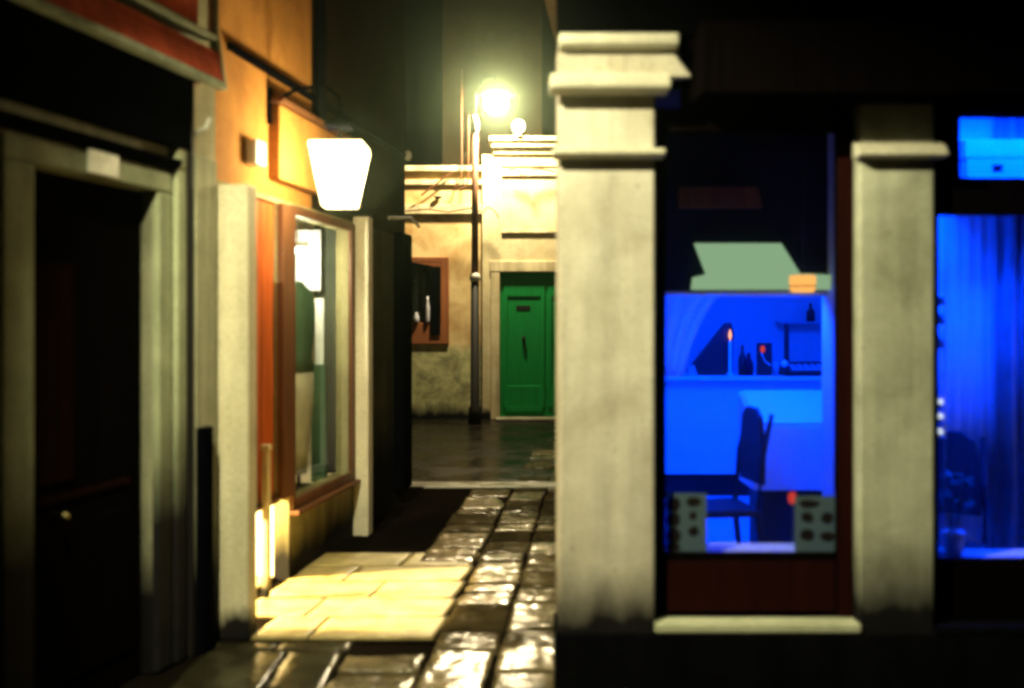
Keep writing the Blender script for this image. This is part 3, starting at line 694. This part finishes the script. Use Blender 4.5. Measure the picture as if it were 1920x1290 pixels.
# fascia sign
MB().box(sO(6.0), sO(7.6), -0.07, -0.002, 2.50, 2.95).build("sign_board", 'orange', oh, bevel=0.008)
b = MB(); b.prism([(-0.002, 2.955), (-0.10, 2.962), (-0.10, 2.985), (-0.002, 3.0)], 'x', sO(5.98), sO(7.62)); b.build("sign_hood", 'frame_wood', oh)
MB().box(sO(5.66), sO(5.80), -0.07, -0.002, 2.54, 2.68).build("junction_box", 'white_lam', oh, bevel=0.008)
# half raised wooden shutter door
dr = MB().box(0.092, 0.958, 0.03, 0.07, 0.56, 2.37).build("shutter_door", 'shutter', oh)
b = MB()
for i in range(9): b.box(0.10+i*0.095, 0.188+i*0.095, 0.018, 0.029, 0.57, 2.36)
b.build("planks", 'shutter', dr, bevel=0.004)
MB().box(0.962, 1.158, -0.04, 0.10, 0.54, 2.37).build("door_post", 'frame_wood', oh, bevel=0.008)
MB().box(0.092, 0.96, -0.02, 0.10, 0.53, 0.558).build("shutter_foot", 'frame_wood', oh, bevel=0.004)
# shop window
wf = MB().wall(1.16, 2.43, 0.44, 2.38, -0.03, 0.0, [(1.20, 2.34, 0.51, 2.32)]).build("window_frame", 'frame_wood', oh, bevel=0.006)
MB().box(1.20, 2.34, -0.018, -0.014, 0.51, 2.32).build("glass", 'glass', wf)
MB().box(1.15, 2.44, -0.07, 0.0, 0.41, 0.438).build("sill", 'frame_wood', wf, bevel=0.006)
r = MB(); r.box(1.205, 3.6, 0.80, 0.84, 0.3, 2.7); r.box(3.55, 3.6, 0.31, 0.798, 0.3, 2.7); r.box(1.201, 1.22, 0.102, 0.79, 0.485, 2.415)
r.build("display_wall", 'display', oh)
MB().box(1.205, 3.54, 0.102, 0.79, 0.42, 0.48).build("display_floor", 'display', oh)
MB().box(1.205, 3.54, 0.102, 0.79, 2.42, 2.48).build("display_ceiling", 'display', oh)
# lit room behind the shutter
r = MB(); r.box(-1.25, -1.2, 0.36, 5.2, 0.0, 2.8); r.box(-1.2, -0.02, 0.33, 0.36, 0.0, 2.8); r.box(-0.05, -0.02, 0.12, 0.33, 0.0, 2.8); r.box(1.16, 1.20, 0.105, 5.2, 0.0, 2.8); r.box(-1.2, 1.16, 5.0, 5.2, 0.0, 2.8); r.box(-1.2, 1.16, 0.361, 5.0, 2.6, 2.8)
r.build("room_wall", 'white_wall', oh)
MB().box(-1.2, 1.16, 0.361, 5.0, 0.0, 0.02).build("room_floor", 'slab', oh)
MB().box(-0.02, 1.16, 0.10, 0.36, 0.0, 0.021).build("room_floor", 'slab', oh)
# dark shutter leaf near the far corner
MB().box(sO(8.72), sO(9.02), -0.10, -0.004, 0.15, 2.42).build("shutter_leaf", 'dark_paint', oh, bevel=0.02)
MB().tube([(sO(8.5), -0.03, 2.52), (sO(8.9), -0.12, 2.56), (sO(9.1), -0.14, 2.50)], 0.014, 8).build("pale_bracket", 'pale_metal', oh)
MB().lathe([(0.02, 0), (0.035, 0.03), (0.03, 0.07), (0.01, 0.09)], c=(sO(9.05), -0.05, 3.1), n=12).build("wall_cap", 'pale_metal', oh, True)
# spill lamp in the room
o_mat = Matrix.Translation((-1.593, 5.18, 0)) @ Matrix.Rotation(th_o, 4, 'Z')
sp = thing("ceiling_spotlight", "bright ceiling spotlight inside the room behind the wooden shutter", "light", o_mat @ Vector((-0.55, 4.2, 2.32)), th_o)
MB().lathe([(0.03, 0.28), (0.05, 0.16), (0.05, 0.04), (0.056, 0.04), (0.056, 0.18), (0.034, 0.28)], n=18).build("lamp_can", 'spot_can', sp, True)
so = lamp("spot_lamp", 'SPOT', sp, (0, 0, 0.02), SPILL_W, (1.0, 0.74, 0.29), spot_size=math.radians(50), spot_blend=0.5, shadow_soft_size=0.36)
so.rotation_euler = (Vector((1.25, -4.9, -2.35))).to_track_quat('-Z', 'Y').to_euler()
# tube in display
tb_l = Vector(W3(557, 470, 7.13))
tb = thing("tube_lamp", "short bright tube lamp in the lane shop window", "lamp", tb_l, 0.0)
MB().tube([(-0.065, 0, 0), (0.065, 0, 0)], 0.022, 12).build("tube", 'tube', tb, True)
MB().box(-0.075, 0.075, -0.03, 0.03, 0.03, 0.06).build("fitting", 'white_lam', tb)
MB().tube([(0, 0, 0.06), (0, 0, 0.28)], 0.006, 6).build("hanger", 'pale_metal', tb)
lamp("tube_glow", 'POINT', tb, (0, 0, -0.07), 42, (1.0, 0.9, 0.62), shadow_soft_size=0.03)
o = MB().box(-0.12, 0.12, -0.006, 0.006, 0, 0.46); o = o.build('pale_reflection', 'mid_lam', None); o.location = (W3(572, 0, 7.55)[0], 7.55, W3(0, 545, 7.55)[2]); tag(o, 'pale reflection in the lane window built as a board above the nearer form', 'board')  # board standing in for a pale reflection in the pane
o2 = MB().tube([(0, 0, 0.46), (0, 0, 2.42 - o.location.z)], 0.005, 6).build('cord', 'iron', o)  # cord made only to hang the reflection board
# garments on stands
def form(label, px, D, cloth, tone):
    X = (px-960)*D/1867
    f = thing("dress_form", label, "dress form", (X, D, 0.48), th_o, "dressed forms in the lane window")
    MB().lathe([(0.03, 1.44), (0.05, 1.42), (0.13, 1.36), (0.155, 1.22), (0.14, 1.05), (0.12, 0.92), (0.145, 0.82)][::-1], n=20, sy=0.7).build("jacket", cloth, f, True)
    MB().lathe([(0.075, 0.10), (0.10, 0.30), (0.135, 0.60), (0.14, 0.80), (0.11, 0.815)], n=20, sy=0.7).build("skirt", 'pale_cloth', f, True)
    MB().tube([(0, 0, 0.0), (0, 0, 0.12)], 0.012, 8).build("stand_rod", 'iron', f)
    MB().lathe([(0.13, 0.0), (0.13, 0.012), (0.02, 0.02)], n=20).build("stand_base", 'iron', f)
form("dress form in a green jacket and pale skirt, nearer one in the lane window", 560, 6.95, 'green_cloth', 1)
form("dress form in an olive jacket and pale skirt, farther one in the lane window", 640, 8.0, 'olive_cloth', 2)
o = MB().box(-0.03, 0.03, -0.004, 0.004, 0, 0.48).build("price_card", 'white_strip'); o.location = W3(599, 683, 7.25)
o.location.z = W3(0, 683, 7.25)[2]; o.rotation_euler = (0, 0, 0)
card = o
tag(o, "tall narrow white card standing between the two dress forms", "card")
o = MB().box(-0.05, 0.05, -0.05, 0.05, 0, card.location.z-0.48).build("card_plinth", 'green_cloth'); o.location = (card.location.x, card.location.y, 0.48)
tag(o, "slim green plinth under the white card in the lane window", "plinth")

# pale upright post and threshold slab
ps = thing("wooden_post", "pale upright post standing in the lit doorway beside the shutter", "post", (W3(499, 0, 5.87)[0], 5.87, 0.017), th_o)
MB().box(-0.026, 0.026, -0.02, 0.02, 0.0, 0.86).build("shaft", 'pilaster', ps, bevel=0.006)
MB().box(-0.032, 0.032, -0.026, 0.026, 0.862, 0.90).build("cap", 'pilaster', ps, bevel=0.006)
sl = MB()                                  # flagstones laid along the wall, pale gold to paint in the doorway's light pool
def wallx(d): return -1.593 + 0.155*(d - 5.18)
for r_ in range(5):
    d0, d1 = 5.13 + r_*0.375, 5.13 + (r_+1)*0.375
    edge = -0.23 + 0.085*((d0+d1)/2 - 7) - wallx((d0+d1)/2)
    cuts = [0.0, random.uniform(0.3, 0.75), edge]
    if r_ == 0: cuts[0] = 0.25
    for c0, c1 in zip(cuts, cuts[1:]):
        h = 0.014 + random.uniform(-0.005, 0.003); gp = 0.006
        b4 = [(wallx(yy) + c + (gp if c == c0 else -gp), yy + (gp if yy == d0 else -gp) , 0.0) for c, yy in ((c0, d0), (c1, d0), (c1, d1), (c0, d1))]
        sl.worn_slab(b4, [(p[0], p[1], h + random.uniform(-0.003, 0.003)) for p in b4], random.uniform(0, 50), 0.03, 0.45)
structure(sl.build("threshold", 'slab'))

# ------------------------------------------------------------------ lantern in the lane
def lantern_body(parent, glass, h=0.375, wt=0.160, wb=0.118):
    MB().lathe([(wb*1.1, 0.0), (wt*1.41, h*0.94), (wt*1.36, h)], n=4, rot=math.pi/4).build("glass", glass, parent)
    for sx in (-1, 1):
        for sy in (-1, 1): MB().tube([(sx*wb*0.79, sy*wb*0.79, 0.0), (sx*wt*1.0, sy*wt*1.0, h*0.94)], 0.004, 6).build("frame_bar", 'pale_metal', parent)
    MB().lathe([(0.11, h+0.10), (0.12, h+0.11), (0.07, h+0.14), (0.03, h+0.16), (0.02, h+0.19)], n=4, rot=math.pi/4).build("lantern_cap", 'dark_paint', parent)
    MB().tube([(0, 0, h), (0, 0, h+0.10)], 0.012, 8).build("cap_stem", 'iron', parent)
LX, LY, LZ = W3(637, 0, 6.0)[0], 6.0, W3(0, 388, 6.0)[2]
ln = thing("wall_lantern", "glowing four sided street lantern on the orange lane house", "lantern", (LX, LY, LZ), th_o - math.pi/2 + 0.15)
lantern_body(ln, 'lantern_glass')
lamp("lamp_bulb", 'POINT', ln, (0, 0, 0.22), LAMP_W, LAMP, shadow_soft_size=0.08)
b = MB(); b.tube([(0, 0, 0.50), (0, 0, 0.66), (-0.10, 0, 0.74), (-0.28, 0, 0.70), (-0.415, 0, 0.62)], 0.012, 8)
b.box(-0.43, -0.412, -0.04, 0.04, 0.50, 0.72); b.build("bracket", 'dark_paint', ln)

# hooded street lamp on the left house, out of the frame, that lights the shop pillars
FL = Vector((-1.25, 2.25, 3.9))
fl = thing("street_lantern", "hooded street lamp on a bracket high on the left house", "street lamp", FL)
MB().lathe([(0.05, 0.20), (0.09, 0.14), (0.17, 0.02), (0.22, -0.075), (0.21, -0.075), (0.16, 0.01), (0.08, 0.125), (0.04, 0.17)], n=28).build("lamp_hood", 'iron', fl, True)
MB().tube([(0, 0, 0.19), (0, 0, 0.34), (-0.3, 0.05, 0.38), (-0.98, 0.2, 0.30)], 0.016, 8).build("bracket", 'iron', fl)
fo = lamp("lamp_bulb", 'SPOT', fl, (0, 0, 0.005), FRONT_W, FRONT, spot_size=math.radians(86), spot_blend=0.3, shadow_soft_size=0.02)
fo.rotation_euler = Vector((1.85, 2.25, -2.5)).to_track_quat('-Z', 'Y').to_euler()

# ------------------------------------------------------------------ far side of the square
yh = thing("yellow_house", "low yellow house across the square with a rusty framed window", "house", (-0.49, 16.6, 0))
q = 16.6/1867
def fx(px): return (px-960)*q + 0.49
def fz(py): return 1.65 - (py-600)*q
MB().wall(-7, 0.0, 0.0, fz(322), 0.0, 0.3, [(fx(744), fx(828), fz(628), fz(490))]).build("wall", 'yellow', yh)
for y0_, y1_, pr in ((322, 312, 0.10), (347, 338, 0.06), (402, 384, 0.07)):
    MB().box(-7, -0.002, -pr, 0.0, fz(y0_), fz(y1_)).build("moulding", 'band', yh, bevel=0.01)
wf = MB().wall(fx(734), fx(842), fz(645), fz(482), -0.03, 0.0, [(fx(746), fx(826), fz(605), fz(492))]).build("window_surround", 'reddish', yh, bevel=0.01)
MB().box(fx(744), fx(828), 0.08, 0.10, fz(628), fz(490)).build("window_glass", 'dark_glass', wf)
MB().box(fx(808), fx(826), -0.05, -0.031, fz(628), fz(500)).build("shutter", 'dark_paint', wf)
MB().prism([(fx(770), fz(491.5)), (fx(827), fz(491.5)), (fx(827), fz(506)), (fx(808), fz(498))], 'y', -0.027, -0.002).build("arch_spandrel", 'reddish', wf)
b = MB()
for i in range(5): b.tube([(fx(752+i*14), 0.03, fz(604)), (fx(752+i*14), 0.03, fz(492))], 0.012, 6)
b.build("window_bars", 'iron', wf)
MB().lathe([(0.03, 0), (0.07, 0.02), (0.07, 0.04), (0.03, 0.05)], c=(fx(822), -0.08, fz(374)), n=12).build("wall_boss", 'iron', yh)

for px, top, r_, lab in ((781, 586, 0.045, "squat pale glint on the far window ledge, nearer the alley corner"), (802, 556, 0.035, "tall pale glint on the far window ledge, nearer the dark shutter")):
    hh = fz(top) - fz(605)
    t_ = MB().lathe([(r_*0.8, 0), (r_, 0.03), (r_*1.05, hh*0.6), (r_*0.5, hh*0.85), (r_*0.55, hh)], n=14).build("jar", 'mid_lam', None, True)  # glints of the far pane, built as small pale solids
    t_.location = (fx(px)-0.49, 16.56, fz(605)+0.001); tag(t_, lab, "jar", "glints on the far window ledge")
dh = thing("door_house", "cream house across the square with a tall green door", "house", (-0.49, 16.5, 0))
q2 = 16.5/1867
def gx(px): return (px-960)*q2 + 0.49
def gz(py): return 1.65 - (py-600)*q2
gx1 = gx(1066)
MB().wall(0.0, 7.0, 0.0, gz(290), 0.0, 0.5, [(gx(937), gx1, -1, gz(510))]).build("wall", 'cream', dh)
MB().box(gx(920), gx(937), -0.03, 0.05, 0.0, gz(510)).build("door_jamb", 'band', dh, bevel=0.012)
MB().box(gx1, gx1+0.16, -0.03, 0.05, 0.0, gz(510)).build("door_jamb", 'band', dh, bevel=0.012)
MB().box(gx(918), gx1+0.18, -0.035, 0.05, gz(510)+0.002, gz(489)).build("door_lintel", 'band', dh, bevel=0.012)
MB().box(gx(930), gx1+0.08, -0.30, 0.2, 0.0, 0.045).build("doorstep", 'kerb', dh, bevel=0.01)
gd = MB().box(gx(937)+0.002, gx1-0.002, 0.05, 0.11, 0.047, gz(510)).build("door", 'green_door', dh)
gm = (gx(937)+gx1)/2
for a, c in ((gx(937)+0.06, gx(1022)), (gx(1027), gx1-0.03)):
    b = MB(); b.wall(a, c, 0.20, gz(536), 0.032, 0.049, [(a+0.07, c-0.07 if c-a > 0.2 else c-0.03, 0.56, gz(556))]); b.build("door_leaf", 'green_door', gd, bevel=0.01)
MB().box(gx(948), gx(1018), 0.025, 0.031, gz(772), gz(762)).build("kick_rail", 'green_door', gd, bevel=0.003)
MB().box(gx(968), gx(994), 0.040, 0.0495, gz(580), gz(573)).build("letter_slot", 'iron', gd)
b = MB(); b.lathe([(0.02, 0), (0.035, 0.05), (0.02, 0.11)], c=(gx(982), 0.02, gz(642)), n=12); b.tube([(gx(982), 0.02, gz(632)), (gx(982), 0.02, gz(650))], 0.014, 8)
b.build("door_knocker", 'iron', gd)
for y0_, y1_, pr, xo in ((290, 279, 0.06, 925), (278, 268, 0.14, 922), (267, 259, 0.20, 918)):
    MB().box(gx(xo), 7.0, -pr, 0.4, gz(y0_)+0.002, gz(y1_)).build("cornice", 'band', dh, bevel=0.01)
for y0_, pr in ((312, 0.03), (330, 0.04), (437, 0.035)):
    MB().box(gx(940), 7.0, -pr, -0.001, gz(y0_), gz(y0_-5)).build("moulding", 'band', dh, bevel=0.006)
th = thing("tall_house", "tall dim house rising behind the street lamp", "house", (-1.36, 19.5, 0))
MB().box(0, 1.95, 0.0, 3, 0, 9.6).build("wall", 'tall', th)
MB().box(-0.05, 2.0, -0.05, 3, 9.603, 9.7).build("eaves", 'shade_brown', th)

# pole lamp
pl_ = thing("street_lamp", "slim street lamp post with a glaring globe in the square", "street lamp", (W3(890.5, 0, 15.8)[0], 15.8, 0))
MB().tube([(0, 0, 0), (0, 0, 0.25), (0, 0, 0.28), (0, 0, 2.26)], [0.11, 0.10, 0.075, 0.066], 14).build("base_shaft", 'iron', pl_, True)
MB().tube([(0, 0, 2.26), (0, 0, 2.29), (0, 0, 2.36), (0, 0, 2.39)], [0.07, 0.085, 0.085, 0.06], 14).build("collar", 'pale_metal', pl_, True)
MB().tube([(0, 0, 2.39), (0, 0, 4.62)], [0.058, 0.052], 14).build("shaft", 'pole_paint', pl_, True)
MB().lathe([(0.052, 4.62), (0.065, 4.66), (0.06, 4.80), (0.03, 4.9)], n=14).build("finial", 'pale_metal', pl_, True)
gxo = W3(930, 0, 15.8)[0] - pl_.location.x; gzo = W3(0, 192, 15.8)[2]
MB().tube([(0, 0, 4.86), (0.02, 0, 5.25), (0.12, 0, 5.5), (gxo-0.03, 0, 5.52), (gxo, 0, gzo+0.26)], 0.016, 8).build("arm", 'iron', pl_, True)
MB().lathe([(0.33, gzo+0.115), (0.325, gzo+0.13), (0.12, gzo+0.24), (0.03, gzo+0.28), (0.02, gzo+0.27), (0.11, gzo+0.225), (0.315, gzo+0.118)], c=(gxo, 0, 0), n=24).build("lamp_shade", 'pale_metal', pl_, True)  # shade added to keep the globe's light off the tall house
MB().ball((gxo, 0, gzo), 0.20, 20, (1, 1, 0.98)).build("globe", 'pole_glass', pl_, True)
lamp("lamp_bulb", 'POINT', pl_, (gxo, 0, gzo), POLE_W, (1.0, 0.83, 0.5), shadow_soft_size=0.12)
sm = thing("wall_lamp", "small white lamp standing on the cream house cornice", "lamp", (W3(972, 0, 16.3)[0], 16.3, gz(259)+0.001))
MB().lathe([(0.07, 0), (0.07, 0.02), (0.03, 0.03), (0.03, 0.06)], n=14).build("base", 'pale_metal', sm)
MB().ball((0, 0, 0.16), 0.11, 14).build("globe", 'small_glass', sm, True)

# cables on the yellow house
def cable(label, pts, r, D):
    tag(MB().tube([W3(x, y, D) for x, y in pts], r, 6).build("cable", 'frame_wood'), label, "cable", "cables on the yellow house")
cable("left of two thin cables hanging beside the lamp post", [(866, 130), (866, 322), (862, 342), (852, 352)], 0.012, 16.45)
cable("right of two thin cables hanging beside the lamp post", [(879, 215), (878, 335), (874, 350), (860, 354)], 0.012, 16.42)
cable("dark diagonal rod leaning across the yellow house mouldings", [(790, 366), (848, 322)], 0.018, 16.45)
cable("knotted cable running along the yellow house moulding", [(760, 396), (800, 392), (840, 397), (886, 390), (905, 398), (915, 388), (928, 396), (936, 410)], 0.013, 16.3)
cable("ragged cable hanging under the cream house cornice", [(955, 316), (975, 322), (982, 338), (985, 322), (1010, 316), (1040, 322)], 0.014, 16.3)

# ------------------------------------------------------------------ thin haze added for the film glow round the lamps
hz_m = bpy.data.materials.new("glow_haze"); hz_m.use_nodes = True
t = hz_m.node_tree; t.nodes.clear()
v = add(t, "ShaderNodeVolumePrincipled"); v.inputs["Color"].default_value = (0.74, 1.0, 0.66, 1)
v.inputs["Density"].default_value = HAZE; v.inputs["Anisotropy"].default_value = 0.965
hz_m.cycles.volume_sampling = 'EQUIANGULAR'
o_ = add(t, "ShaderNodeOutputMaterial"); t.links.new(v.outputs[0], o_.inputs["Volume"]); M['glow_mist'] = hz_m
if HAZE > 0:
    o = MB().box(-45, 45, -35, 65, -1.4, 12).build("added_haze", 'glow_mist'); o['kind'] = 'stuff'
